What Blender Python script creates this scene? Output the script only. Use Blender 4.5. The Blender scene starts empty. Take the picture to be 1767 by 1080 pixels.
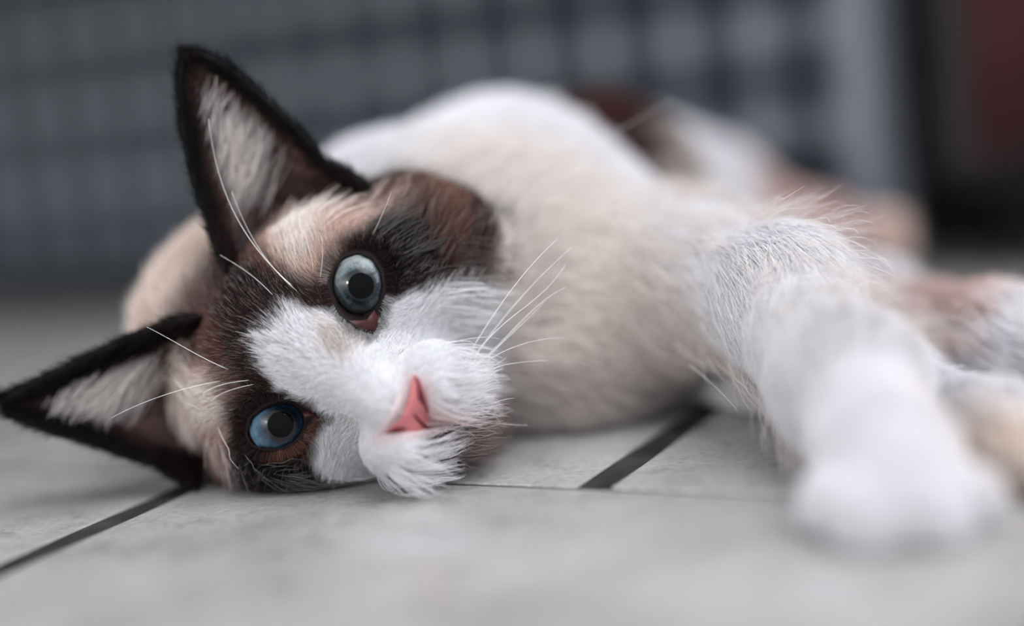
import bpy, math, random
import numpy as np
from mathutils import Vector, Matrix
from mathutils.kdtree import KDTree
random.seed(4); rng = np.random.default_rng(7)
scene = bpy.context.scene
COL = scene.collection

# ------------------------------------------------------------------ camera
FPX, CX, CY = 2600.0, 883.5, 540.0
H = 0.093
HOR_DY, SLOPE = -395.0, -0.105
roll = math.atan(SLOPE)
pitch = math.atan(-HOR_DY * math.cos(roll) / FPX)
F0 = Vector((0, math.cos(pitch), -math.sin(pitch)))
R0 = Vector((1, 0, 0)); U0 = R0.cross(F0).normalized()
# right vector dips by the roll
R = (R0 * math.cos(roll) + U0 * math.sin(roll)).normalized()
U = R.cross(F0).normalized()
CAMP = Vector((0, 0, H))
cam_d = bpy.data.cameras.new('camera'); cam = bpy.data.objects.new('camera', cam_d); COL.objects.link(cam)
M = Matrix((R, U, -F0)).transposed().to_4x4(); M.translation = CAMP
cam.matrix_world = M
cam_d.sensor_width = 36.0; cam_d.lens = 36.0 * FPX / 1767.0
cam_d.clip_start = 0.01; cam_d.clip_end = 50
cam_d.dof.use_dof = True; cam_d.dof.focus_distance = 0.361; cam_d.dof.aperture_fstop = 1.6
scene.camera = cam

# ------------------------------------------------------------------ light
scene.view_settings.view_transform = 'Standard'
scene.view_settings.look = 'None'
scene.view_settings.gamma = 1.0
scene.view_settings.use_curve_mapping = False
scene.view_settings.exposure = 1.05
w = bpy.data.worlds.new('world'); scene.world = w; w.use_nodes = True
bg = w.node_tree.nodes['Background']; bg.inputs[0].default_value = (0.68, 0.72, 0.79, 1); bg.inputs[1].default_value = 0.50


def area(name, loc, target, size, sy, power, color):
    d = bpy.data.lights.new(name, 'AREA'); d.shape = 'RECTANGLE'; d.size = size; d.size_y = sy
    d.energy = power; d.color = color
    o = bpy.data.objects.new(name, d); COL.objects.link(o); o.location = loc
    o.rotation_euler = (Vector(target) - Vector(loc)).to_track_quat('-Z', 'Y').to_euler()
    return o


area('window_light', (0.50, 0.12, 1.35), (0.10, 0.40, 0.03), 1.2, 1.2, 11, (0.95, 0.97, 1.0))
area('eye_glint_lamp', (-0.73, -0.32, 0.38), (-0.02, 0.37, 0.08), .06, .10, 1.1, (1.0, .98, .95))  # small unseen lamp, added to put glints in the eyes
area('eye_glint_lamp', (-0.66, -0.36, 0.39), (-0.02, 0.37, 0.08), .05, .05, .4, (1.0, .98, .95))  # second added lamp for the eye glints
area('side_window', (1.35, 0.05, 0.55), (0.25, 0.62, 0.05), .7, .7, 5.0, (0.92, 0.95, 1.0))

# ------------------------------------------------------------------ helpers
def ray(x, y):
    return F0 + R * ((x - CX) / FPX) - U * ((y - CY) / FPX)


def at(x, y, Z):
    return CAMP + ray(x, y) * Z


def on_floor(x, y, z=0.0):
    d = ray(x, y); t = (z - CAMP.z) / d.z
    return CAMP + d * t


def lin(c):
    return tuple((v / 255 / 12.92) if v / 255 <= 0.04045 else ((v / 255 + 0.055) / 1.055) ** 2.4 for v in c)


def link(name, data, parent=None, mat=None, kind=None, label=None):
    o = bpy.data.objects.new(name, data); COL.objects.link(o)
    if parent: o.parent = parent
    if mat: data.materials.append(mat)
    if kind: o['kind'] = kind
    if label: o['label'] = label
    return o


def thing(name, label, cat, loc=(0, 0, 0), rz=0, group=None):
    o = bpy.data.objects.new(name, None); COL.objects.link(o); o.location = loc; o.rotation_euler = (0, 0, rz)
    o['label'] = label; o['category'] = cat
    if group: o['group'] = group
    o.empty_display_size = 0.02
    bpy.context.view_layer.update()
    return o


def mesh(name, verts, faces, smooth=True):
    m = bpy.data.meshes.new(name)
    m.from_pydata([tuple(v) for v in verts], [], [tuple(f) for f in faces])
    if smooth: m.polygons.foreach_set('use_smooth', [True] * len(m.polygons))
    m.update(); return m


def mat(name, color=(.5, .5, .5), rough=.5, spec=.5, **k):
    m = bpy.data.materials.new(name); m.use_nodes = True
    b = m.node_tree.nodes['Principled BSDF']
    b.inputs['Base Color'].default_value = (*color, 1); b.inputs['Roughness'].default_value = rough
    b.inputs['Specular IOR Level'].default_value = spec
    for kk, v in k.items(): b.inputs[kk.replace('_', ' ')].default_value = v
    return m


def nd(m, t, **k):
    n = m.node_tree.nodes.new(t)
    for a, b in k.items(): setattr(n, a, b)
    return n


def ln(m, a, b): m.node_tree.links.new(a, b)


def ramp(m, stops, fac):
    r = nd(m, 'ShaderNodeValToRGB'); e = r.color_ramp.elements
    e[0].position, e[0].color = stops[0][0], (*stops[0][1], 1)
    e[1].position, e[1].color = stops[-1][0], (*stops[-1][1], 1)
    for p, c in stops[1:-1]:
        q = e.new(p); q.color = (*c, 1)
    ln(m, fac, r.inputs[0]); return r


def bx(x0, x1, y0, y1, z0, z1, bev=0.001, seg=2):
    import bmesh
    bm = bmesh.new(); bmesh.ops.create_cube(bm, size=1)
    for v in bm.verts:
        v.co = ((x0 + x1) / 2 + v.co.x * (x1 - x0), (y0 + y1) / 2 + v.co.y * (y1 - y0), (z0 + z1) / 2 + v.co.z * (z1 - z0))
    if bev: bmesh.ops.bevel(bm, geom=bm.edges[:], offset=bev, segments=seg, affect='EDGES', profile=.5)
    m = bpy.data.meshes.new('box'); bm.to_mesh(m); bm.free()
    return m


# ------------------------------------------------------------------ floor
dA = (on_floor(350, 833) - on_floor(0, 980)).normalized(); dB = (on_floor(1165, 740) - on_floor(1016, 852)).normalized()
dirv = (dA + dB).normalized(); yaw = math.atan2(dirv.x, dirv.y)       # depth joints run along this
AX = Vector((math.cos(yaw), -math.sin(yaw), 0)); AY = Vector((math.sin(yaw), math.cos(yaw), 0))
print('yaw', math.degrees(yaw), 'A', math.degrees(math.atan2(dA.x, dA.y)), 'B', math.degrees(math.atan2(dB.x, dB.y)))
cj = on_floor(565, 826)
for q in ((0, 811), (1130, 831), (1380, 849)):
    p = on_floor(*q) - cj; print('cross', q, p.dot(AX), p.dot(AY))
O = cj
xB = (on_floor(1090, 795) - O).dot(AX); xA = (on_floor(175, 905) - O).dot(AX); xC = (on_floor(24, 744) - O).dot(AX)
print('xA,xB,xC', xA, xB, xC)
TW = xB - xC; TD = 0.30; JX, JY = 0.0085, 0.0022

m_grout = mat('dark_grout', lin((44, 44, 42)), .9, .2)
tn = nd(m_grout, 'ShaderNodeTexNoise'); tn.inputs['Scale'].default_value = 400
rp = ramp(m_grout, [(.3, lin((28, 28, 27))), (.7, lin((62, 60, 56)))], tn.outputs[0])
ln(m_grout, rp.outputs[0], m_grout.node_tree.nodes['Principled BSDF'].inputs['Base Color'])


def tile_mat():
    m = mat('grey_stone_tile', (.4, .4, .4), .32, .5)
    b = m.node_tree.nodes['Principled BSDF']
    tc = nd(m, 'ShaderNodeTexCoord'); geo = nd(m, 'ShaderNodeObjectInfo')
    g = nd(m, 'ShaderNodeNewGeometry')
    n1 = nd(m, 'ShaderNodeTexNoise'); n1.inputs['Scale'].default_value = 22; n1.inputs['Detail'].default_value = 6; n1.inputs['Roughness'].default_value = .6
    n2 = nd(m, 'ShaderNodeTexNoise'); n2.inputs['Scale'].default_value = 480; n2.inputs['Detail'].default_value = 3
    n3 = nd(m, 'ShaderNodeTexNoise'); n3.inputs['Scale'].default_value = 75; n3.inputs['Detail'].default_value = 5; n3.inputs['Roughness'].default_value = .7
    for n in (n1, n2, n3): ln(m, g.outputs['Position'], n.inputs['Vector'])
    r1 = ramp(m, [(.3, lin((150, 148, 147))), (.5, lin((170, 167, 165))), (.72, lin((186, 184, 184)))], n1.outputs[0])
    r3 = ramp(m, [(.33, (.50, .49, .48)), (.46, (.93, .93, .93)), (1, (1, 1, 1))], n3.outputs[0])
    r2 = ramp(m, [(.3, (.80, .80, .80)), (.6, (1, 1, 1))], n2.outputs[0])
    mx = nd(m, 'ShaderNodeMix', data_type='RGBA', blend_type='MULTIPLY'); mx.inputs[0].default_value = .55
    ln(m, r1.outputs[0], mx.inputs[6]); ln(m, r3.outputs[0], mx.inputs[7])
    mx2 = nd(m, 'ShaderNodeMix', data_type='RGBA', blend_type='MULTIPLY'); mx2.inputs[0].default_value = .8
    ln(m, mx.outputs[2], mx2.inputs[6]); ln(m, r2.outputs[0], mx2.inputs[7])
    # each tile a shade of its own
    hv = nd(m, 'ShaderNodeHueSaturation'); mr = nd(m, 'ShaderNodeMapRange'); mr.inputs[3].default_value = .9; mr.inputs[4].default_value = 1.05
    ln(m, geo.outputs['Random'], mr.inputs[0]); ln(m, mr.outputs[0], hv.inputs['Value']); ln(m, mx2.outputs[2], hv.inputs['Color'])
    ln(m, hv.outputs[0], b.inputs['Base Color'])
    rr = nd(m, 'ShaderNodeMapRange'); rr.inputs[3].default_value = .12; rr.inputs[4].default_value = .34
    ln(m, n3.outputs[0], rr.inputs[0]); ln(m, rr.outputs[0], b.inputs['Roughness'])
    bp = nd(m, 'ShaderNodeBump'); bp.inputs['Strength'].default_value = .35; bp.inputs['Distance'].default_value = .0006
    ad = nd(m, 'ShaderNodeMath', operation='ADD'); ln(m, n3.outputs[0], ad.inputs[0]); ln(m, n2.outputs[0], ad.inputs[1])
    ln(m, ad.outputs[0], bp.inputs['Height']); ln(m, bp.outputs[0], b.inputs['Normal'])
    return m


m_tile = tile_mat()
fl = link('floor', bx(-3, 3, -3, 3, -.02, -.0006, 0), None, m_grout, 'structure')
fl.location = (O.x, O.y, 0); fl.rotation_euler = (0, 0, -yaw)
tmesh = bx(-(TW - JX) / 2, (TW - JX) / 2, -(TD - JY) / 2, (TD - JY) / 2, -.012, 0, .0004, 2); tmesh.materials.append(m_tile)
nt = 0
for j in range(-3, 5):
    off = xB if j >= 0 and j % 2 == 0 else (xA if j % 2 else xB)
    for i in range(-6, 9):
        x0 = off + i * TW; yc = (j + .5) * TD
        if abs(x0 + TW / 2) > 1.25: continue
        o = bpy.data.objects.new('tile', tmesh); COL.objects.link(o); o.parent = fl
        o.location = (x0 + TW / 2, yc, random.uniform(-.0002, .0001) if nt else 0); o['kind'] = 'structure'; nt += 1
print('tiles', nt)

# ------------------------------------------------------------------ background furniture
def w2f(x, y, Z):   # pixel at forward depth -> floor frame coords
    p = at(x, y, Z) - O
    return p.dot(AX), p.dot(AY), p.z + O.z


fx, fy, _ = w2f(0, 470, .80)
ex = None
# right end of the front face
d = ray(1500, 250)
t = (fy - (CAMP - O).dot(AY)) / d.dot(AY); pr = CAMP + d * t; ex = (pr - O).dot(AX)
print('bench front', fy, 'x', fx, ex, 'Z right', t)
PITCH, PITCH_Z = 0.0327, 0.0375
_, _, zl = w2f(60, 290, .93)
def plaid():
    m = mat('grey_plaid_fabric', (.1, .1, .1), .85, .2)
    b = m.node_tree.nodes['Principled BSDF']
    tc = nd(m, 'ShaderNodeTexCoord'); sp = nd(m, 'ShaderNodeSeparateXYZ'); ln(m, tc.outputs['Object'], sp.inputs[0])
    outs = []
    for ax, ph in ((0, 0.0), (2, 0.0)):
        mu = nd(m, 'ShaderNodeMath', operation='MULTIPLY'); mu.inputs[1].default_value = 1 / (PITCH if ax == 0 else PITCH_Z); ln(m, sp.outputs[ax], mu.inputs[0])
        a = nd(m, 'ShaderNodeMath', operation='ADD'); a.inputs[1].default_value = 200.5 + ph; ln(m, mu.outputs[0], a.inputs[0])
        fr = nd(m, 'ShaderNodeMath', operation='FRACT'); ln(m, a.outputs[0], fr.inputs[0])
        s = nd(m, 'ShaderNodeMath', operation='SUBTRACT'); s.inputs[1].default_value = .5; ln(m, fr.outputs[0], s.inputs[0])
        ab = nd(m, 'ShaderNodeMath', operation='ABSOLUTE'); ln(m, s.outputs[0], ab.inputs[0])
        lt = nd(m, 'ShaderNodeMath', operation='LESS_THAN'); lt.inputs[1].default_value = .15; ln(m, ab.outputs[0], lt.inputs[0])
        outs.append(lt)
    ad = nd(m, 'ShaderNodeMath', operation='ADD'); ln(m, outs[0].outputs[0], ad.inputs[0]); ln(m, outs[1].outputs[0], ad.inputs[1])
    h = nd(m, 'ShaderNodeMath', operation='MULTIPLY'); h.inputs[1].default_value = .5; ln(m, ad.outputs[0], h.inputs[0])
    r = ramp(m, [(0, lin((48, 55, 60))), (.5, lin((92, 97, 101))), (1, lin((150, 152, 156)))], h.outputs[0])
    wv = nd(m, 'ShaderNodeTexNoise'); wv.inputs['Scale'].default_value = 900; ln(m, tc.outputs['Object'], wv.inputs['Vector'])
    bp = nd(m, 'ShaderNodeBump'); bp.inputs['Strength'].default_value = .5; bp.inputs['Distance'].default_value = .0005
    ln(m, wv.outputs[0], bp.inputs['Height']); ln(m, bp.outputs[0], b.inputs['Normal'])
    ln(m, r.outputs[0], b.inputs['Base Color'])
    return m


m_plaid = plaid(); m_black = mat('black_plastic', lin((20, 20, 20)), .6, .3)
# bench origin sits at a crossing of the light bands
_, _, zr = 0, 0, 0
dd = ray(1458, 212); tt = (fy - (CAMP - O).dot(AY)) / dd.dot(AY); pc = CAMP + dd * tt
bxo = (pc - O).dot(AX); bzo = pc.z
bench = thing('bench', 'long low bench covered in grey plaid fabric standing behind the cat', 'bench', O + AX * bxo + AY * (fy), -yaw)
bl = -1.5 - bxo; br = ex - bxo
body_b = link('upholstered_base', bx(bl, br, 0, .5, .021, .20, .006, 3), bench, m_plaid)
link('hem_band', bx(bl + .002, br - .002, -.002, .02, .019, .031, .002, 2), bench, mat('grey_hem_fabric', lin((70, 75, 80)), .85, .2), label='plain grey hem band')
link('corner_trim', bx(br - .010, br + .0015, -.003, .06, .022, .198, .002, 2), bench, mat('pale_trim_fabric', lin((128, 131, 137)), .85, .2), label='paler grey vertical edge trim')
link('shade_cushion', bx(bl, br, -.07, .5, .20, .34, .03, 4), bench, m_plaid)  # out of view; overhang added to darken the floor and fabric below
for k, fxp in enumerate((bl + .1, bl + .9, br - .06)):
    link('foot', bx(fxp, fxp + .04, .05, .09, 0, .024, .003, 2), bench, m_black)
# plaid is phased on the object origin, so z counts from the floor: shift via material mapping
mp = nd(m_plaid, 'ShaderNodeMapping'); mp.inputs['Location'].default_value = (0, 0, -bzo)
tcn = [n for n in m_plaid.node_tree.nodes if n.bl_idname == 'ShaderNodeTexCoord'][0]
spn = [n for n in m_plaid.node_tree.nodes if n.bl_idname == 'ShaderNodeSeparateXYZ'][0]
ln(m_plaid, tcn.outputs['Object'], mp.inputs[0]); ln(m_plaid, mp.outputs[0], spn.inputs[0])

# dark cabinet to the right of the bench, deep in shade
cb = thing('cabinet', 'near black cabinet standing in the dark to the right of the plaid bench', 'cabinet', O + AX * (ex + .012) + AY * (fy + .06), -yaw)
m_cab = mat('charcoal_wood', lin((46, 45, 45)), .6, .3)
tn = nd(m_cab, 'ShaderNodeTexNoise'); tn.inputs['Scale'].default_value = 6
rp = ramp(m_cab, [(.3, lin((50, 49, 48))), (.7, lin((66, 63, 61)))], tn.outputs[0]); ln(m_cab, rp.outputs[0], m_cab.node_tree.nodes['Principled BSDF'].inputs['Base Color'])
link('body', bx(0, .9, 0, .45, .03, .75, .004, 2), cb, m_cab)
link('plinth', bx(.02, .88, .03, .42, 0, .031, 0), cb, m_black)
link('door', bx(.004, .44, -.018, 0, .04, .74, .003, 2), cb, m_cab)
link('door', bx(.446, .896, -.018, 0, .04, .74, .003, 2), cb, m_cab)
# crimson cloth hanging over the cabinet front
cv, cf = [], []
NX, NZ = 60, 14
for side in (0, 1):
    for i in range(NX + 1):
        for j in range(NZ + 1):
            x = i / NX * .42; z = .045 + j / NZ * .63 + .006 * math.sin(x * 31)
            yy = -.05 + .009 * math.sin(x * 62) * (1.2 - .6 * j / NZ) + .004 * math.sin(x * 140 + 2) - side * .002
            cv.append((x, yy, z))
n1_ = (NX + 1) * (NZ + 1)
for i in range(NX):
    for j in range(NZ):
        a = i * (NZ + 1) + j
        q = (a, a + NZ + 1, a + NZ + 2, a + 1)
        cf.append(q); cf.append(tuple(n1_ + k for k in reversed(q)))
for i in range(NX):
    a = i * (NZ + 1); cf.append((a, n1_ + a, n1_ + a + NZ + 1, a + NZ + 1))
for j in range(NZ):
    cf.append((j, j + 1, n1_ + j + 1, n1_ + j))
cl = link('hanging_cloth', mesh('cloth', cv, cf), None, mat('crimson_cloth', lin((66, 34, 37)), .9, .1, Sheen_Weight=.2))
cl.location = O + AX * (ex + .036) + AY * (fy + .06); cl.rotation_euler = (0, 0, -yaw)
cl['label'] = 'dark crimson cloth hanging in front of the near black cabinet'; cl['category'] = 'cloth'
# back wall far behind
wl = link('wall_back', bx(-3, 3, fy + .62, fy + .72, 0, 2.6, 0), None, mat('grey_wall_paint', lin((120, 118, 114)), .9, .2), 'structure')
wl.location = (O.x, O.y, 0); wl.rotation_euler = (0, 0, -yaw)

# ------------------------------------------------------------------ cat frame
ang = math.radians(29.3)
ZE = .362
EM = at(545, 613, ZE)                                   # between the eyes
HU = (R * math.sin(ang) + U * math.cos(ang)).normalized()           # towards the cat's left eye
HV = (-R * math.cos(ang) + U * math.sin(ang)).normalized()          # up the forehead
HW = (-F0).normalized()                                              # out of the face
HM = np.array([HU, HV, HW])                              # rows
EMn = np.array(EM); CAMn = np.array(CAMP)


def loc2w(p):
    return EMn + (np.asarray(p, float) * .01) @ HM


def w2loc(p):
    return (np.asarray(p, float) - EMn) @ HM.T * 100


def hp(x, y, wcm=0.):
    """pixel -> head coords (cm) on the plane w = wcm"""
    d = np.array(ray(x, y)); n = HM[2]
    t = ((EMn - CAMn) @ n + wcm * .01) / (d @ n)
    return w2loc(CAMn + d * t)


def sd_ell(p, c, r):
    q = (p - c) / r; k0 = np.linalg.norm(q, axis=1); k1 = np.linalg.norm(q / r, axis=1)
    return k0 * (k0 - 1) / np.maximum(k1, 1e-6)


def sd_cap(p, a, b, ra, rb):
    a = np.asarray(a, float); b = np.asarray(b, float); ab = b - a
    h = np.clip((p - a) @ ab / max(ab @ ab, 1e-12), 0, 1)
    return np.linalg.norm(p - a - h[:, None] * ab, axis=1) - (ra + (rb - ra) * h)


def smin(a, b, k):
    h = np.clip(.5 + .5 * (b - a) / k, 0, 1)
    return b * (1 - h) + a * h - k * h * (1 - h)


EYES = [hp(617, 492, -.1), hp(475, 737, -.1)]
EYE_R = .90
EYC = [np.array([e[0], e[1], -.95]) for e in EYES]
print('eyes', EYES, 'nose', hp(718, 700, 2.2))


def head_sdf(q, carve=True):          # q in cm, head coords
    d = sd_ell(q, np.array([0, .15, -2.9]), np.array([3.5, 3.1, 3.3]))
    for s in (-1, 1):
        d = smin(d, sd_ell(q, np.array([s * 2.6 + (.25 if s > 0 else .25), -.9, -2.7]), np.array([1.9, 2.2, 2.0])), 1.2)   # cheeks
        d = smin(d, sd_ell(q, np.array([s * 1.75, 1.35, -1.2]), np.array([1.0, .75, .65])), .8)      # brow
        d = smin(d, sd_ell(q, np.array([s * 2.1, -.2, -1.05]), np.array([1.25, 1.15, .85])), .5)      # around the eye
    d = smin(d, sd_cap(q, (0, 1.2, -1.2), (0.02, -1.9, .85), 1.15, .70), .8)                           # bridge
    for s in (-1, 1):
        d = smin(d, sd_ell(q, np.array([s * .78 + .06, -2.70, .62]), np.array([.88, .80, .92])), .30)        # whisker pads
    d = smin(d, sd_ell(q, np.array([0, -2.25, 1.15]), np.array([.55, .5, .5])), .3)                      # nose base
    d = smin(d, sd_ell(q, np.array([0.1, -3.45, -.35]), np.array([.85, .62, .8])), .25)                    # chin
    d = smin(d, sd_cap(q, (0, -2.8, -2.2), (0, -2.5, -.9), 1.6, 1.3), .8)
    if carve:
        for c in EYC:                                                                               # sockets
            d = -smin(-d, sd_cap(q, c, c + np.array([0, 0, 2.]), EYE_R + .12, .72), .08)
    return d


P = lambda x, y, Z: np.array(at(x, y, Z))
# torso and limbs: (a, b, ra, rb, k, blend group) in metres; flow runs a -> b
BODY = [
    (loc2w((0, -.5, -3.6)), P(800, 450, .43), .030, .033, .02),        # neck
    (P(470, 595, .415), P(640, 478, .432), .034, .029, .02),           # nape and scruff
    (P(700, 450, .440), P(862, 402, .455), .030, .0355, .015),          # shoulders
    (P(862, 402, .455), P(985, 395, .50), .0352, .0280, .010),          # ribcage
    (P(1025, 358, .49), P(1195, 362, .55), .0335, .0245, .010),          # loin, hip
    (P(1195, 365, .55), P(1370, 405, .555), .020, .014, .010),        # thigh
    (P(1370, 410, .555), P(1495, 408, .552), .011, .0075, .006),         # hock
    (P(840, 560, .425), P(960, 600, .422), .022, .022, .02),           # throat and chest ruff
    (P(960, 560, .43), P(1120, 560, .455), .030, .026, .02),           # brisket
    (P(1000, 470, .44), P(1180, 485, .41), .027, .0185, .02),           # upper arm
    (P(1180, 490, .405), P(1345, 512, .378), .0165, .0142, .012),       # elbow
    (P(1335, 510, .378), P(1460, 652, .336), .0142, .0138, .010),      # forearm
    (P(1460, 652, .336), P(1530, 790, .304), .0135, .0122, .008),      # wrist
]
PAW = [
    (P(1530, 790, .304), P(1545, 840, .296), .0125, .0120, .006),
]
for tx, ty, tz, r_ in ((1455, 858, .296, .0068), (1505, 885, .288, .0075), (1592, 882, .288, .0075), (1650, 855, .294, .0068)):
    PAW.append((P(1540, 830, .298), P(tx, ty, tz), .009, r_, .003))
LIMB2 = [
    (P(1200, 600, .44), P(1500, 690, .385), .016, .012, .01),          # other foreleg lying behind
    (P(1500, 690, .385), P(1690, 760, .335), .011, .010, .01),
    (P(1690, 760, .335), P(1770, 815, .312), .0105, .0095, .006),
    (P(1240, 470, .53), P(1480, 545, .46), .018, .015, .012),          # hind leg stretching right
    (P(1480, 545, .46), P(1700, 600, .405), .0125, .0125, .01),
    (P(1700, 600, .405), P(1850, 620, .385), .0125, .0115, .01),
]
ALLC = BODY + PAW + LIMB2


def body_sdf(p):
    d = np.full(len(p), 1.0)
    for a, b, ra, rb, k in ALLC:
        d = smin(d, sd_cap(p, a, b, ra, rb), k)
    return d


def cat_sdf(p):
    d1 = body_sdf(p)
    q = w2loc(p)
    near = np.linalg.norm(q - np.array([0, -.5, -2]), axis=1) < 9.5
    d2 = np.full(len(p), 1.0)
    d2[near] = head_sdf(q[near]) * .01
    d = smin(d1, d2, .006)
    # keep the neck blend out of the eye sockets
    for c in EYC:
        e = sd_cap(q, c, c + np.array([0, 0, 2.]), EYE_R + .12, .72)
        d = np.maximum(d, -e * .01)
    return np.maximum(d, .0012 - p[:, 2])


def surface_nets(f, lo, hi, h, blk=10):
    lo = np.array(lo); n = np.ceil((np.array(hi) - lo) / (h * blk)).astype(int) * blk
    V = np.full(n, 1.0, np.float32)
    nb = n // blk
    I = np.stack(np.meshgrid(*[np.arange(k) for k in nb], indexing='ij'), -1).reshape(-1, 3)
    cen = lo + (I + .5) * blk * h
    dc = f(cen)
    V = np.repeat(np.repeat(np.repeat(dc.reshape(nb), blk, 0), blk, 1), blk, 2).astype(np.float32)
    near = np.abs(dc) < blk * h * 1.25
    loc = np.stack(np.meshgrid(*[np.arange(blk)] * 3, indexing='ij'), -1).reshape(-1, 3)
    idx = I[near]
    for s in range(0, len(idx), 400):
        ii = idx[s:s + 400]
        g = (ii[:, None, :] * blk + loc[None]).reshape(-1, 3)
        V[g[:, 0], g[:, 1], g[:, 2]] = f(lo + g * h)
    S = V < 0
    c = np.zeros(tuple(n - 1), np.uint8)
    offs = [(a, b, d) for a in (0, 1) for b in (0, 1) for d in (0, 1)]
    for a, b, d in offs: c += S[a:n[0] - 1 + a, b:n[1] - 1 + b, d:n[2] - 1 + d]
    act = (c > 0) & (c < 8)
    A = np.argwhere(act); vid = np.full(c.shape, -1, np.int32); vid[act] = np.arange(len(A))
    acc = np.zeros((len(A), 3)); cnt = np.zeros(len(A))
    for a in offs:
        for ax in range(3):
            if a[ax]: continue
            b = list(a); b[ax] = 1
            va = V[A[:, 0] + a[0], A[:, 1] + a[1], A[:, 2] + a[2]]; vb = V[A[:, 0] + b[0], A[:, 1] + b[1], A[:, 2] + b[2]]
            m = (va < 0) != (vb < 0); t = np.where(m, va / np.where(m, va - vb, 1), 0)
            q = np.tile(np.array(a, float), (len(A), 1)); q[:, ax] = t
            acc[m] += q[m]; cnt[m] += 1
    verts = lo + (A + acc / cnt[:, None]) * h
    faces = []
    for ax in range(3):
        o1, o2 = [(1, 2), (2, 0), (0, 1)][ax]
        sl0 = [slice(1, n[k] - 1) for k in range(3)]; sl1 = list(sl0); sl0[ax] = slice(0, n[ax] - 2); sl1[ax] = slice(1, n[ax] - 1)
        s0, s1 = S[tuple(sl0)], S[tuple(sl1)]
        for flag, flip in ((s0 & ~s1, False), (~s0 & s1, True)):
            E = np.argwhere(flag); base = E + 1; base[:, ax] = E[:, ax]
            e1 = np.zeros(3, int); e1[o1] = 1; e2 = np.zeros(3, int); e2[o2] = 1
            q = [vid[tuple((base - a).T)] for a in (0 * e1, e1, e1 + e2, e2)]
            if flip: q = q[::-1]
            faces.append(np.stack(q, 1))
    F = np.concatenate(faces); F = F[(F >= 0).all(1)]
    return verts, F


import time; t0 = time.time()
V, F = surface_nets(cat_sdf, (-.14, .27, -.004), (.27, .70, .165), .0013)
print('net', len(V), len(F), time.time() - t0)

# ------------------------------------------------------------------ coat colours
def L(*c): return np.array(lin(c))
WHITE = L(240, 238, 240); CREAM = L(230, 221, 214); PEACH = L(240, 224, 214); DARK = L(46, 34, 33); BLACK = L(22, 20, 21)
BROWN = L(104, 72, 62); TAN = L(218, 190, 178); PALE = L(238, 226, 218); RUST = L(132, 92, 74); MAUVE = L(120, 88, 84)


def poly(pts, wc=-.6):
    return np.array([hp(x, y, wc)[:2] for x, y in pts])


def psd(q, pg):   # signed distance to polygon, negative inside
    d = np.full(len(q), 1e9); ins = np.zeros(len(q), bool)
    for i in range(len(pg)):
        a, b = pg[i], pg[(i + 1) % len(pg)]
        e = b - a; w_ = q - a
        h = np.clip(w_ @ e / (e @ e), 0, 1)
        d = np.minimum(d, np.linalg.norm(w_ - h[:, None] * e, axis=1))
        c1 = q[:, 1] >= a[1]; c2 = q[:, 1] < b[1]; c3 = e[0] * w_[:, 1] > e[1] * w_[:, 0]
        ins ^= (c1 & c2 & c3) | (~c1 & ~c2 & ~c3)
    return np.where(ins, -d, d)


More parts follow.
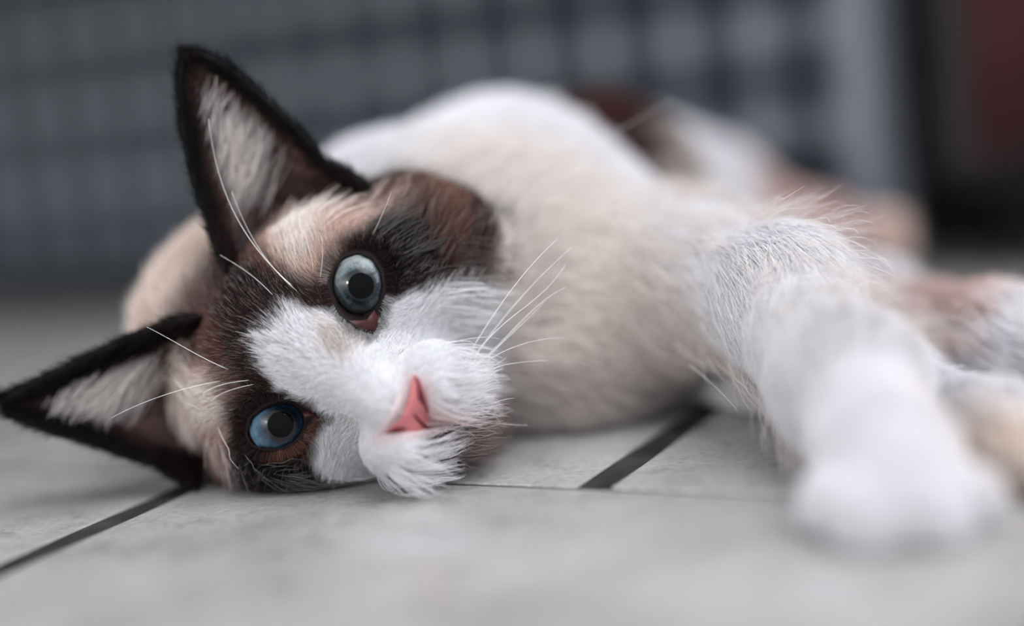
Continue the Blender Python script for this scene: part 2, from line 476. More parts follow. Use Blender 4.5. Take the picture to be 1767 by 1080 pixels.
PATCH = [   # (polygon, colour, softness cm, strength)
    (poly([(150, 620), (200, 480), (345, 330), (362, 420), (370, 470), (340, 515), (290, 560)], -2.5), PEACH, .2, 1),
    # ---- tan and pale forehead, upper side
    (poly([(425, 345), (450, 295), (495, 285), (540, 325), (600, 345), (660, 335), (710, 325), (715, 345), (670, 365), (610, 395), (570, 430), (560, 475), (520, 490), (470, 460), (430, 420), (405, 380)]), TAN, .25, 1),
    (poly([(440, 330), (455, 290), (500, 285), (530, 330), (560, 365), (540, 430), (510, 455), (470, 420), (445, 380)]), PALE, .25, .9),
    (poly([(350, 440), (400, 405), (450, 430), (500, 470), (480, 500), (420, 500), (370, 480)]), BROWN, .2, .9),
    (poly([(640, 300), (700, 275), (760, 300), (770, 350), (720, 350), (650, 330)]), BROWN, .2, .7),
    (poly([(555, 275), (640, 258), (740, 258), (745, 285), (680, 302), (620, 305), (580, 312)]), DARK, .15, 1),
    # ---- midline stripes
    (poly([(345, 480), (400, 445), (460, 470), (540, 490), (560, 525), (480, 545), (430, 590), (445, 640), (400, 630), (360, 590), (380, 540)]), DARK, .15, 1),
    (poly([(400, 455), (470, 470), (500, 490), (460, 500), (400, 480)]), BLACK, .1, .6),
    (poly([(290, 560), (340, 530), (390, 560), (410, 620), (380, 640), (330, 620)]), BROWN, .2, .9),
    (poly([(330, 500), (365, 480), (385, 520), (350, 560), (310, 550)]), MAUVE, .2, .5),
    # ---- lower side pale forehead
    (poly([(225, 690), (270, 640), (330, 615), (390, 640), (420, 680), (405, 730), (385, 790), (345, 850), (285, 850), (290, 780), (250, 745)]), TAN, .25, 1),
    (poly([(290, 660), (340, 640), (385, 660), (395, 700), (370, 745), (330, 740), (290, 700)]), PALE, .3, .9),
    (poly([(370, 640), (420, 640), (440, 680), (415, 720), (390, 690)]), BROWN, .15, .8),
    (poly([(300, 780), (350, 760), (385, 790), (360, 860), (290, 860)]), MAUVE, .3, .6),
    # ---- dark mask round the upper eye and cheek
    (poly([(560, 470), (590, 425), (650, 385), (740, 360), (790, 430), (775, 470), (720, 500), (670, 520), (650, 560), (600, 560)]), DARK, .15, 1),
    (poly([(640, 400), (700, 375), (745, 400), (750, 460), (710, 480), (675, 500), (665, 440)]), BLACK, .25, .8),
    (poly([(740, 300), (790, 340), (815, 440), (790, 470), (750, 400), (720, 340)]), BROWN, .3, .9),
    (poly([(700, 262), (760, 262), (800, 320), (805, 380), (770, 340), (735, 290)]), RUST, .25, .9),
    # ---- mask round the lower eye
    (poly([(395, 700), (440, 660), (500, 672), (560, 695), (575, 725), (545, 760), (540, 840), (380, 850), (390, 780)]), DARK, .12, 1),
    (poly([(455, 790), (520, 740), (560, 718), (560, 740), (530, 790), (480, 805)]), BROWN, .12, .8),
    (poly([(370, 800), (420, 785), (480, 800), (540, 800), (540, 860), (360, 860)]), BLACK, .15, .9),
    # ---- white blaze and muzzle
    (poly([(443, 575), (505, 527), (550, 534), (572, 545), (592, 565), (640, 590), (662, 560), (672, 522), (712, 498), (765, 482), (800, 478), (850, 560), (880, 640), (850, 690), (790, 730), (748, 748), (748, 800), (710, 850), (560, 850), (535, 800), (545, 755), (573, 722), (545, 692), (490, 672), (455, 630)], -.1), WHITE, .10, 1),
    (poly([(550, 560), (585, 570), (620, 590), (600, 620), (570, 600)], 0), L(214, 196, 184), .3, .8),
    (poly([(655, 752), (690, 700), (706, 650), (735, 660), (756, 745)], 1.2), L(232, 190, 186), .25, .8),
    # ---- chin: brownish tint, with the shadow under the muzzle painted in
    (poly([(748, 752), (800, 722), (845, 680), (880, 720), (850, 800), (800, 850), (735, 850)], -.3), L(96, 66, 64), .2, .85),
]


def noise3(p, s, seed=0):   # cheap smooth noise
    r = np.random.default_rng(seed); o = np.zeros(len(p))
    for i in range(6):
        k = r.normal(size=3) * s * (1 + .5 * i); o += np.sin(p @ k + r.uniform(0, 6.28)) / (1 + .4 * i)
    return o / 2.2



def hit(x, y, z0=.30, z1=.70):
    zs = np.linspace(z0, z1, 500); pp_ = np.array([P(x, y, z) for z in zs]); dd_ = cat_sdf(pp_)
    i_ = np.argmax(dd_ < 0) if (dd_ < 0).any() else np.argmin(dd_)
    return pp_[i_]


HITS = {}
def coat(p, head_w):
    """colour of the coat at world points p; head_w 1 on the head"""
    q = w2loc(p); n = len(p)
    c = np.tile(WHITE, (n, 1))

    def ov(mask, col, s=1.): 
        m_ = (np.clip(mask, 0, 1) * s)[:, None]; c[:] = c * (1 - m_) + col * m_
    nz = noise3(p, 260, 3) * .004
    # throat and chest a little cream
    def dist(x, y):
        if (x, y) not in HITS: HITS[(x, y)] = hit(x, y)
        return np.linalg.norm(p - HITS[(x, y)], axis=1)
    ov(1 - (dist(860, 420) + nz - .026) / .022, CREAM, .75)
    ov(1 - (dist(930, 620) + nz - .030) / .020, CREAM, .8)
    ov(1 - (dist(1040, 620) + nz - .012) / .02, CREAM, .6)
    # nape
    ov(1 - (dist(280, 520) + nz - .022) / .012, PEACH, 1)
    # back patch, hip, hock, hind leg
    rear = np.clip((p[:, 1] - .442) / .006, 0, 1)
    for bx_, by_, rr_ in ((1010, 205, .013), (1035, 215, .017), (1068, 232, .018), (1092, 252, .012)):
        db = dist(bx_, by_)
        ov((1 - (db + nz * .4 - rr_) / .006) * rear, L(70, 42, 40), 1)
    ov(1 - (dist(1150, 290) + nz - .010) / .006, CREAM, .6)  # soft shadow on the flank, painted into the coat as cream
    ov(1 - (dist(1370, 365) + nz - .020) / .012, L(222, 196, 190), 1)
    ov(1 - (dist(1505, 400) + nz - .006) / .008, L(236, 212, 200), .9)
    ov(1 - (dist(1600, 535) + nz - .012) / .010, L(234, 214, 208), .9)
    ov(1 - (dist(1545, 520) + nz - .014) / .012, L(230, 208, 202), .8)
    ov(1 - (dist(1764, 850) - .006) / .004, L(70, 46, 42), 1)
    ov(1 - (dist(1690, 790) - .008) / .02, L(234, 218, 206), .8)
    # head
    hc = np.tile(DARK, (n, 1)); uv = q[:, :2] + np.stack([noise3(q, 3.5, 5), noise3(q, 3.5, 6)], 1) * .07

    def hov(mask, col, s=1.):
        m_ = (np.clip(mask, 0, 1) * s)[:, None]; hc[:] = hc * (1 - m_) + col * m_
    hov((-q[:, 1] - 2.3) / .5, CREAM)                     # under the jaw
    hov(noise3(q, 2.2, 9) * .5, BROWN, .5)
    sel = q[:, 2] > -4.5
    for pg, col, soft, st in PATCH:
        m_ = np.zeros(n); m_[sel] = .5 - psd(uv[sel], pg) / (2 * soft)
        hov(m_, col, st)
    hw = np.clip(head_w, 0, 1)[:, None]
    return c * (1 - hw) + hc * hw


def head_weight(p):
    q = w2loc(p)
    d2 = head_sdf(q) * .01; d1 = body_sdf(p)
    hw = np.clip((d1 - d2) / .005 + 1.2, 0, 1)
    return hw * (q[:, 2] > -5.5)


# ------------------------------------------------------------------ the cat
cat = thing('cat', 'brown and white cat with blue eyes lying on its side on the grey tiles', 'cat', (P(800, 600, .42)[0], P(800, 600, .42)[1], 0))
cat_inv = np.array(cat.location)

def fur_mat(name):
    m = bpy.data.materials.new(name); m.use_nodes = True; nt_ = m.node_tree
    b = nt_.nodes['Principled BSDF']; at_ = nd(m, 'ShaderNodeAttribute', attribute_name='coat')
    b.inputs['Roughness'].default_value = .6; b.inputs['Specular IOR Level'].default_value = .12
    ln(m, at_.outputs['Color'], b.inputs['Base Color'])
    tr = nd(m, 'ShaderNodeBsdfTranslucent'); ln(m, at_.outputs['Color'], tr.inputs[0])
    mx = nd(m, 'ShaderNodeMixShader'); mx.inputs[0].default_value = .25
    ln(m, b.outputs[0], mx.inputs[1]); ln(m, tr.outputs[0], mx.inputs[2])
    ln(m, mx.outputs[0], nt_.nodes['Material Output'].inputs[0])
    return m


m_fur = fur_mat('soft_fur')
m_skin = mat('undercoat', (.5, .5, .5), .9, .1)
at_ = nd(m_skin, 'ShaderNodeAttribute', attribute_name='coat')
ln(m_skin, at_.outputs['Color'], m_skin.node_tree.nodes['Principled BSDF'].inputs['Base Color'])


def colour_attr(m, c):
    a = m.attributes.new('coat', 'FLOAT_COLOR', 'POINT')
    a.data.foreach_set('color', np.concatenate([c, np.ones((len(c), 1))], 1).astype(np.float32).ravel())


bm_ = mesh('body', V - cat_inv, F)
hwV = head_weight(V)
colour_attr(bm_, coat(V, hwV) * .95)
body = link('body', bm_, cat, m_skin)
Nn = np.zeros(len(bm_.vertices) * 3, np.float32); bm_.vertices.foreach_get('normal', Nn); Nn = Nn.reshape(-1, 3).astype(float)
cen = V[F].mean(1); print('normals outward', np.mean((cat_sdf(V[:2000] + Nn[:2000] * .002) > cat_sdf(V[:2000]))))


def sample(Vs, Ns, Fs, n, dens=None):
    T = np.concatenate([Fs[:, [0, 1, 2]], Fs[:, [0, 2, 3]]])
    a = np.linalg.norm(np.cross(Vs[T[:, 1]] - Vs[T[:, 0]], Vs[T[:, 2]] - Vs[T[:, 0]]), axis=1)
    if dens is not None: a = a * dens[T].mean(1)
    i = rng.choice(len(T), n, p=a / a.sum())
    r1 = np.sqrt(rng.random(n)); r2 = rng.random(n)
    wts = np.stack([1 - r1, r1 * (1 - r2), r1 * r2], 1)
    p = (Vs[T[i]] * wts[..., None]).sum(1); nn = (Ns[T[i]] * wts[..., None]).sum(1)
    return p, nn / np.linalg.norm(nn, axis=1)[:, None]


def unit(a): return a / np.maximum(np.linalg.norm(a, axis=1), 1e-9)[:, None]


def grow(name, p, n, flow, length, lift, col, tipcol, r0, r1=None, clump=.5, clump_n=30, npts=6, frizz=.0006, parent=None, droop=0, label=None, curl=1.0, clw=None, frw=None):
    """hair strands: roots p, normals n, tangential flow, lengths; colours root/tip"""
    N = len(p)
    tan = flow - (flow * n).sum(1)[:, None] * n; tan = unit(tan)
    d0 = unit(tan + n * (lift[:, None] * 1.6)); d1 = unit(tan + n * (lift[:, None] * (1 - .9 * curl)))
    t = np.linspace(0, 1, npts)
    X = np.zeros((N, npts, 3)); X[:, 0] = p
    for k in range(1, npts):
        f = (k - .5) / (npts - 1); dd_ = unit(d0 * (1 - f) + d1 * f)
        X[:, k] = X[:, k - 1] + dd_ * (length / (npts - 1))[:, None]
    # clumps
    if clump > 0:
        g = rng.choice(N, max(N // clump_n, 1), replace=False); kd = KDTree(len(g))
        for i_, gi in enumerate(g): kd.insert(p[gi], i_)
        kd.balance(); near = np.array([g[kd.find(q_)[1]] for q_ in p])
        rel = (X[near] - X); dist = np.linalg.norm(rel[:, 0], axis=1)
        cl_ = (clump * rng.uniform(.4, 1.2, N))[:, None, None] * (t ** 1.3)[None, :, None]
        cl_ = cl_ * (dist < length * .8)[:, None, None] * (clw[:, None, None] if clw is not None else 1)
        X = X + rel * cl_
    if frw is not None: frizz = frizz * frw[:, None, None]
    X += rng.normal(size=(N, 1, 3)) * frizz * (t ** 1.5)[None, :, None] * 1.0 + rng.normal(size=X.shape) * frizz * .22 * t[None, :, None]
    X[:, :, 2] -= droop * t ** 2
    X[:, :, 2] = np.maximum(X[:, :, 2], .0006 + .0010 * rng.random((N, 1)))
    cu = bpy.data.hair_curves.new(name); cu.add_curves([npts] * N)
    cu.attributes['position'].data.foreach_set('vector', (X - cat_inv).astype(np.float32).ravel())
    ra = cu.attributes.new('radius', 'FLOAT', 'POINT'); r1 = r0 * .25 if r1 is None else r1
    if frw is not None: r0 = r0 * (.55 + .45 * frw[:, None]); r1 = r1 * frw[:, None]
    rad = (r0 * (1 - t ** 2)[None, :] + r1 * t[None, :] ** 2) * rng.uniform(.6, 1.25, (N, 1))
    ra.data.foreach_set('value', rad.astype(np.float32).ravel())
    ca = cu.attributes.new('coat', 'FLOAT_COLOR', 'POINT')
    C = np.ones((N, npts, 4), np.float32); C[:, :, :3] = col[:, None] * (1 - t[None, :, None] ** 1.5) + tipcol[:, None] * t[None, :, None] ** 1.5
    ca.data.foreach_set('color', C.ravel())
    return link(name, cu, parent or cat, m_fur, 'stuff', label)


def head_flow(p):
    q = w2loc(p); f = np.zeros_like(q)
    v = q[:, 1] + 2.3
    f[:, 0] = q[:, 0]; f[:, 1] = np.where(v > 0, .35 + .75 * v * (q[:, 1] > -9), v * 1.2); f[:, 2] = -.5
    up = v > 0
    f[:, 1] = np.where(up, np.maximum(.45 + .55 * (q[:, 1] + .6), .35 - .12 * np.abs(q[:, 0])), f[:, 1])
    # whisker pads sweep outwards
    pad = np.clip(1 - (q[:, 1] + 1.9) / .6, 0, 1) * np.clip((np.abs(q[:, 0]) - .2) / .4, 0, 1)
    f[:, 0] += pad * np.sign(q[:, 0]) * .8
    f = unit(f)
    for c in EYC:
        e = q - c; e[:, 2] = 0; dd_ = np.linalg.norm(e, axis=1)
        f += unit(e) * (1.5 * np.exp(-(dd_ / 1.25) ** 4))[:, None]
    f += np.stack([noise3(q, 2.5, 21), noise3(q, 2.5, 22), noise3(q, 2.5, 23) * 0], 1) * .22
    return unit(f) @ HM


def body_flow(p):
    num = np.zeros_like(p); 
    for a, b, ra, rb, k in ALLC:
        d_ = np.maximum(sd_cap(p, a, b, ra, rb), 0) + .003
        dv = (b - a) / np.linalg.norm(b - a)
        num += dv * (1 / d_ ** 3)[:, None]
    f = unit(num); f[:, 2] -= .25
    f += np.stack([noise3(p, 90, 31), noise3(p, 90, 32), noise3(p, 90, 33)], 1) * .30
    return unit(f)


MOUTH_PX = ([(744, 742), (756, 750), (772, 745), (795, 722), (815, 695)], [(750, 748), (751, 765), (747, 785), (738, 805)])
RIMS_PX = [[(570, 462), (588, 434), (620, 424), (647, 436), (665, 462), (669, 500), (660, 530), (656, 552), (645, 578), (612, 565), (585, 542), (570, 512), (564, 485)],
           [(418, 752), (424, 722), (448, 700), (480, 690), (510, 688), (540, 697), (566, 714), (548, 722), (530, 735), (524, 756), (503, 772), (470, 782), (435, 776)]]
OPEN_PX = [[(579, 465), (592, 446), (617, 437), (641, 447), (656, 470), (660, 496), (653, 521), (640, 536), (624, 545), (602, 540), (585, 525), (575, 503), (574, 482)],
           [(427, 750), (434, 722), (453, 707), (480, 697), (503, 698), (515, 706), (522, 718), (524, 730), (519, 745), (507, 761), (483, 774), (455, 774), (436, 767)]]
RIMS = [poly(r_, -.25) for r_ in RIMS_PX]
NOSE_PX = [(711, 643), (724, 655), (736, 690), (746, 735), (746, 746), (712, 748), (655, 751), (678, 739), (694, 716), (703, 690)]
NOSEP = poly(NOSE_PX, 1.7)

# ---- head fur
t0 = time.time()
hw_area = (hwV > .5).astype(float)
vis = (Nn @ (np.array(CAMP) - V.mean(0)) > -.02)
dens = hw_area * np.where(w2loc(V)[:, 2] > -3.2, 1, .35) * (V[:, 2] > .0016)
p, n = sample(V, Nn, F, 230000, dens)
q = w2loc(p); ok = np.ones(len(p), bool)
for rp_ in RIMS: ok &= ~((psd(q[:, :2], rp_) < .0) & (q[:, 2] > -1.6))
for ml in MOUTH_PX:
    mq = np.array([hp(x_, y_, .8)[:2] for x_, y_ in ml])
    for a, b in zip(mq[:-1], mq[1:]): ok &= ~((sd_cap(q[:, :2], a, b, .07, .07) < 0) & (q[:, 2] > -.9))
ok &= ~((psd(q[:, :2], NOSEP) < .01) & (q[:, 2] > .8))
p, n, q = p[ok], n[ok], q[ok]
fl_ = head_flow(p)
ed = np.min([np.linalg.norm((q - c)[:, :2], axis=1) for c in EYC], axis=0)
nd_ = np.linalg.norm(q - np.array([0, -2.5, 1.5]), axis=1)
ln_ = .0062 * np.ones(len(p))
ln_ *= np.clip((ed - .55) / 1.3, .28, 1) * np.clip(nd_ / 4.0, .27, 1)
ln_ *= 1 + .9 * np.clip((np.abs(q[:, 0]) - 2.6) / 1.3, 0, 1) + .5 * np.clip((-q[:, 2] - 2) / 2, 0, 1)
ln_ *= np.where(q[:, 2] > -.2, np.clip(1 - (-q[:, 1] - 2.5) / 1.0, .55, 1), 1) * np.where(q[:, 1] < -2.9, .7, 1)
ln_ *= rng.uniform(.65, 1.25, len(p))
lift = .30 + .15 * rng.random(len(p))
# the colour follows the skin a little up the strand so that borders read as strands
back = rng.uniform(.25, .95, len(p))[:, None] * ln_[:, None] * fl_
col = coat(p + back, np.ones(len(p)) * head_weight(p))
lum = col.mean(1)
jit = np.exp(rng.normal(size=len(p)) * .16)[:, None]
col = np.clip(col * jit, 0, .93)
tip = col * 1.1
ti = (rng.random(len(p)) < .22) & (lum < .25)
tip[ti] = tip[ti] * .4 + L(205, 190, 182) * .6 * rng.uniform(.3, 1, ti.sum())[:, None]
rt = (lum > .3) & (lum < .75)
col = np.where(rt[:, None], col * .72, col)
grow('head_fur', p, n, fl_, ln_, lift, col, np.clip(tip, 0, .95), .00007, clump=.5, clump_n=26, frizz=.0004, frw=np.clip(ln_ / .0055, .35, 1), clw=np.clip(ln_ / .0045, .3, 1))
print('headfur', time.time() - t0)

# ---- body fur
dlv = np.min([sd_cap(V, a, b, ra, rb) for a, b, ra, rb, k in BODY[10:]], axis=0)
dens = (1 + 1.6 * (dlv < .003)) * (1 - hw_area * .8) * (V[:, 2] > .0016) * np.where(Nn @ np.array(-F0) > -.3, 1, .35)
p, n = sample(V, Nn, F, 360000, dens)
q = w2loc(p); ok = ~((np.linalg.norm(q[:, :2], axis=1) < 3.0) & (q[:, 2] > -2.0))
p, n = p[ok], n[ok]
fl_ = body_flow(p)
dpaw = np.linalg.norm(p - P(1545, 850, .29), axis=1)
ln_ = .013 * np.ones(len(p)) * np.clip(.38 + (dpaw - .015) / .10, .38, 1)
for x_, y_, z_ in ((1770, 815, .312), (1850, 620, .385), (1495, 412, .605)):
    ln_ *= np.clip(.5 + (np.linalg.norm(p - P(x_, y_, z_), axis=1)) / .06, .5, 1)
dleg = np.min([sd_cap(p, a, b, ra, rb) for a, b, ra, rb, k in BODY[9:]], axis=0)
onleg = np.clip(1 - dleg / .006, 0, 1)
ln_ *= 1 - .25 * onleg
ln_ *= rng.uniform(.6, 1.2, len(p))
lift = (.28 + .15 * rng.random(len(p))) * (1 - .35 * onleg)
col = coat(p, head_weight(p) * .9)
jit = np.exp(rng.normal(size=len(p)) * .08)[:, None]; col = np.clip(col * jit, 0, .93)
grow('body_fur', p, n, fl_, ln_, lift, col, np.clip(col * 1.04, 0, .95), .00012, clump=.4, clump_n=60, frizz=.0010, droop=.001, clw=1 - .8 * onleg, frw=1 - .5 * onleg)
# long guard hairs below and above the foreleg
dl = np.min([sd_cap(V, a, b, ra, rb) for a, b, ra, rb, k in BODY[9:12]], axis=0)
side = np.abs(Nn @ np.array(U))
p, n = sample(V, Nn, F, 1300, (np.abs(dl) < .003) * (side > .55) * 1.0 + 1e-12)
fl_ = unit(body_flow(p) + n * .3)
grow('guard_hairs', p, n, fl_, rng.uniform(.012, .022, len(p)), .5 + .5 * rng.random(len(p)), np.tile(L(232, 222, 216), (len(p), 1)), np.tile(L(240, 234, 230), (len(p), 1)), .00009, clump=.75, clump_n=8, frizz=.0018)
print('bodyfur', time.time() - t0)

# ------------------------------------------------------------------ ears
def resample(pts, ts):
    pts = np.array(pts, float); s = np.r_[0, np.cumsum(np.linalg.norm(np.diff(pts, axis=0), axis=1))]; s /= s[-1]
    return np.stack([np.interp(ts, s, pts[:, k]) for k in range(pts.shape[1])], 1)


EARS = [
    ([(392, 470), (372, 418), (352, 360), (331, 290), (314, 215), (309, 150), (313, 112), (321, 91)],
     [(650, 335), (600, 296), (560, 276), (520, 232), (480, 192), (440, 155), (400, 120), (358, 98), (321, 91)], 'dark upright ear with white inner tufts'),
    ([(350, 545), (290, 556), (215, 588), (150, 618), (90, 648), (40, 672), (8, 688)],
     [(340, 850), (300, 826), (270, 806), (220, 786), (160, 766), (100, 746), (50, 728), (18, 710), (8, 688)], 'dark ear lying against the floor with pale inner tufts'),
]
m_earskin = mat('ear_skin', L(128, 98, 94), .6, .3, Subsurface_Weight=.0)
at_ = nd(m_earskin, 'ShaderNodeAttribute', attribute_name='coat'); ln(m_earskin, at_.outputs['Color'], m_earskin.node_tree.nodes['Principled BSDF'].inputs['Base Color'])
NS, NT = 46, 40
for ei, (med, lat, lab) in enumerate(EARS):
    S_ = np.linspace(0, 1, NS) ** .9; T_ = np.linspace(0, 1, NT)
    Mp = resample([hp(x, y, -1.2)[:2] for x, y in med], S_); Lp = resample([hp(x, y, -1.5)[:2] for x, y in lat], S_)
    S2, T2 = np.meshgrid(S_, T_, indexing='ij')
    uv = Mp[:, None] * (1 - T2[..., None]) + Lp[:, None] * T2[..., None]
    wid = np.linalg.norm(Mp - Lp, axis=1)[:, None]
    cup = .42 * wid * np.sin(np.pi * T2) ** .8
    wE = (-1.05 - .25 * S2) * (1 - T2) + (-1.75 + .45 * S2) * T2
    inner = np.stack([uv[..., 0], uv[..., 1], wE - cup], -1)
    P1 = loc2w(inner.reshape(-1, 3)).reshape(NS, NT, 3)
    # outward shell 1.4 mm behind, closed along the rim
    gs = np.gradient(P1, axis=0); gt = np.gradient(P1, axis=1); nn = np.cross(gs, gt); nn /= np.maximum(np.linalg.norm(nn, axis=-1, keepdims=True), 1e-9)
    if (nn @ np.array(-F0)).mean() < 0: nn = -nn
    th = .0015 * np.minimum(1, np.minimum(np.sin(np.pi * np.clip(T2, .02, .98)) * 5, (1.02 - S2) * 12))[..., None]
    P2 = P1 - nn * th
    verts = np.concatenate([P1.reshape(-1, 3), P2.reshape(-1, 3)]); K = NS * NT
    ids = np.arange(K).reshape(NS, NT); q4 = np.stack([ids[:-1, :-1], ids[1:, :-1], ids[1:, 1:], ids[:-1, 1:]], -1).reshape(-1, 4)
    fr, bk = q4, q4[:, ::-1] + K
    edges = []
    for a, b in list(zip(ids[:-1, 0], ids[1:, 0])) + list(zip(ids[1:, -1], ids[:-1, -1])) + list(zip(ids[0, 1:], ids[0, :-1])):
        edges.append((a, b, b + K, a + K))
    # make the inner sheet face out of the cup
    v0 = verts[fr[100]]; 
    if np.cross(v0[1] - v0[0], v0[2] - v0[0]) @ np.array(-F0) < 0: fr, bk = fr[:, ::-1], bk[:, ::-1]
    Fe = np.concatenate([fr, bk, np.array(edges)])
    em = mesh('ear', verts - cat_inv, Fe)
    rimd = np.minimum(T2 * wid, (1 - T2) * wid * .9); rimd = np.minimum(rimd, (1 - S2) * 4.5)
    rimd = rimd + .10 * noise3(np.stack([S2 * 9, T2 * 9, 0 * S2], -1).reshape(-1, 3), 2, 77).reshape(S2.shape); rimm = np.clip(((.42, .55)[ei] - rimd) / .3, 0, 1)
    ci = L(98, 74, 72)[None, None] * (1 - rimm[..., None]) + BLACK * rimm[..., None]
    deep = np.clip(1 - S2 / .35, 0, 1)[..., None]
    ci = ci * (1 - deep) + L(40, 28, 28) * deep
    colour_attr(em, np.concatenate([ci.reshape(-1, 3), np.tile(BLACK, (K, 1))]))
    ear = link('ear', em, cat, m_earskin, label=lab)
    # short dark fur, rim and outside
    Nv = np.concatenate([nn.reshape(-1, 3), -nn.reshape(-1, 3)])
    upw = unit(np.gradient(P1, axis=0).reshape(-1, 3)); upw = np.concatenate([upw, upw])
    dn = np.concatenate([(rimm * 1.4).reshape(-1) + .12, np.ones(K) * .8]) 
    T = np.concatenate([Fe[:, [0, 1, 2]], Fe[:, [0, 2, 3]]])
    a_ = np.linalg.norm(np.cross(verts[T[:, 1]] - verts[T[:, 0]], verts[T[:, 2]] - verts[T[:, 0]]), axis=1) * dn[T].mean(1)
    n_ = 24000; i_ = rng.choice(len(T), n_, p=a_ / a_.sum()); r1 = np.sqrt(rng.random(n_)); r2 = rng.random(n_)
    wt = np.stack([1 - r1, r1 * (1 - r2), r1 * r2], 1)
    pp = (verts[T[i_]] * wt[..., None]).sum(1); nv = unit((Nv[T[i_]] * wt[..., None]).sum(1)); fw = (upw[T[i_]] * wt[..., None]).sum(1)
    isin = (T[i_] < K).all(1)
    ccol = np.where(isin[:, None], np.concatenate([ci.reshape(-1, 3)] * 2)[T[i_][:, 0]] * .9, np.tile(BLACK, (n_, 1)))
    ccol = ccol * np.exp(rng.normal(size=n_) * .25)[:, None]
    grow('ear_fur', pp, nv, unit(fw + rng.normal(size=fw.shape) * .15), rng.uniform(.002, .0045, n_) * (1 + .9 * (rng.random(n_) < .04)), .2 + .3 * rng.random(n_), ccol, ccol * 1.2, .00007, clump=.4, frizz=.0009, parent=cat, label='short black fur on the ear')
    # pale tufts rooted along the inner edge, sweeping outwards across the cup
    lat_dir = HM[0] * (1 if ei == 0 else -1)
    nt_ = 380
    s_ = np.clip(rng.beta(1.5, 2.2, nt_) * .62 + .20, .16, .86); tt_ = .16 + .26 * rng.random(nt_) * (1 - s_ * .3)
    bnch = (rng.random(nt_) < .45); s_[bnch] = rng.normal(.36, .05, bnch.sum()); 
    si = np.clip((s_ ** (1 / .9) * (NS - 1)).astype(int), 0, NS - 1); ti_ = np.clip((tt_ * (NT - 1)).astype(int), 0, NT - 1)
    rp_ = P1[si, ti_] + rng.normal(size=(nt_, 3)) * .0006; rn = nn[si, ti_]
    dirv_ = unit(lat_dir + HM[1] * .12 + HM[2] * .25 + rng.normal(size=(nt_, 3)) * .14)
    wl_ = wid[si, 0] * .01
    lens = wl_ * rng.uniform(.25, .72, nt_)
    tc_ = np.tile(L(240, 232, 228), (nt_, 1)) * rng.uniform(.7, 1.0, nt_)[:, None]
    grow('ear_tuft', rp_, unit(HM[2] + rn * .6), dirv_, lens, .30 + .35 * rng.random(nt_), tc_ * .9, tc_, .00014, clump=.85, clump_n=9, frizz=.0014, label='pale tuft of hair inside the ear', curl=1.3)

# ------------------------------------------------------------------ eyes
def iris_mat(name, outer, midc, innerc):
    m = mat(name, (.3, .4, .5), .35, .5); b = m.node_tree.nodes['Principled BSDF']
    tc = nd(m, 'ShaderNodeTexCoord'); sp = nd(m, 'ShaderNodeSeparateXYZ'); ln(m, tc.outputs['Object'], sp.inputs[0])
    cx = nd(m, 'ShaderNodeCombineXYZ'); ln(m, sp.outputs[0], cx.inputs[0]); ln(m, sp.outputs[1], cx.inputs[1])
    le = nd(m, 'ShaderNodeVectorMath', operation='LENGTH'); ln(m, cx.outputs[0], le.inputs[0])
    mr = nd(m, 'ShaderNodeMapRange'); mr.inputs[1].default_value = 0; mr.inputs[2].default_value = .0078; ln(m, le.outputs['Value'], mr.inputs[0])
    nr = nd(m, 'ShaderNodeVectorMath', operation='NORMALIZE'); ln(m, cx.outputs[0], nr.inputs[0])
    nz = nd(m, 'ShaderNodeTexNoise'); nz.inputs['Scale'].default_value = 9; nz.inputs['Detail'].default_value = 5; ln(m, nr.outputs[0], nz.inputs['Vector'])
    nz2 = nd(m, 'ShaderNodeTexNoise'); nz2.inputs['Scale'].default_value = 900; nz2.inputs['Detail'].default_value = 3; ln(m, tc.outputs['Object'], nz2.inputs['Vector'])
    a1 = nd(m, 'ShaderNodeMath', operation='MULTIPLY_ADD'); ln(m, nz.outputs[0], a1.inputs[0]); a1.inputs[1].default_value = .10; ln(m, mr.outputs[0], a1.inputs[2])
    a2 = nd(m, 'ShaderNodeMath', operation='MULTIPLY_ADD'); ln(m, nz2.outputs[0], a2.inputs[0]); a2.inputs[1].default_value = .16; ln(m, a1.outputs[0], a2.inputs[2])
    r = ramp(m, [(.50, (.004, .006, .008)), (.66, innerc), (.80, midc), (.96, outer), (1.0, tuple(c * .9 for c in outer))], a2.outputs[0])
    hi = ramp(m, [(.35, (.75, .75, .75)), (.65, (1.25, 1.25, 1.25))], nz2.outputs[0])
    mx = nd(m, 'ShaderNodeMix', data_type='RGBA', blend_type='MULTIPLY'); mx.inputs[0].default_value = .8; ln(m, r.outputs[0], mx.inputs[6]); ln(m, hi.outputs[0], mx.inputs[7])
    ln(m, mx.outputs[2], b.inputs['Base Color'])
    return m


m_iris = [iris_mat('grey_blue_iris', lin((162, 169, 167)), lin((118, 133, 138)), lin((24, 40, 48))),
          iris_mat('deep_blue_iris', lin((98, 134, 158)), lin((58, 98, 126)), lin((14, 28, 40)))]
m_pupil = mat('pupil', (.001, .0012, .0015), .9, 0)
m_eyeball = mat('eye_white', lin((60, 46, 44)), .3, .5)
m_corn = bpy.data.materials.new('cornea'); m_corn.use_nodes = True
nt2 = m_corn.node_tree; nt2.nodes.clear(); out = nt2.nodes.new('ShaderNodeOutputMaterial'); tr = nt2.nodes.new('ShaderNodeBsdfTransparent'); gl = nt2.nodes.new('ShaderNodeBsdfGlossy'); gl.inputs['Roughness'].default_value = .02; gl.inputs['Color'].default_value = (.5, .5, .5, 1)
fr_ = nt2.nodes.new('ShaderNodeFresnel'); fr_.inputs[0].default_value = 1.38; mxs = nt2.nodes.new('ShaderNodeMixShader')
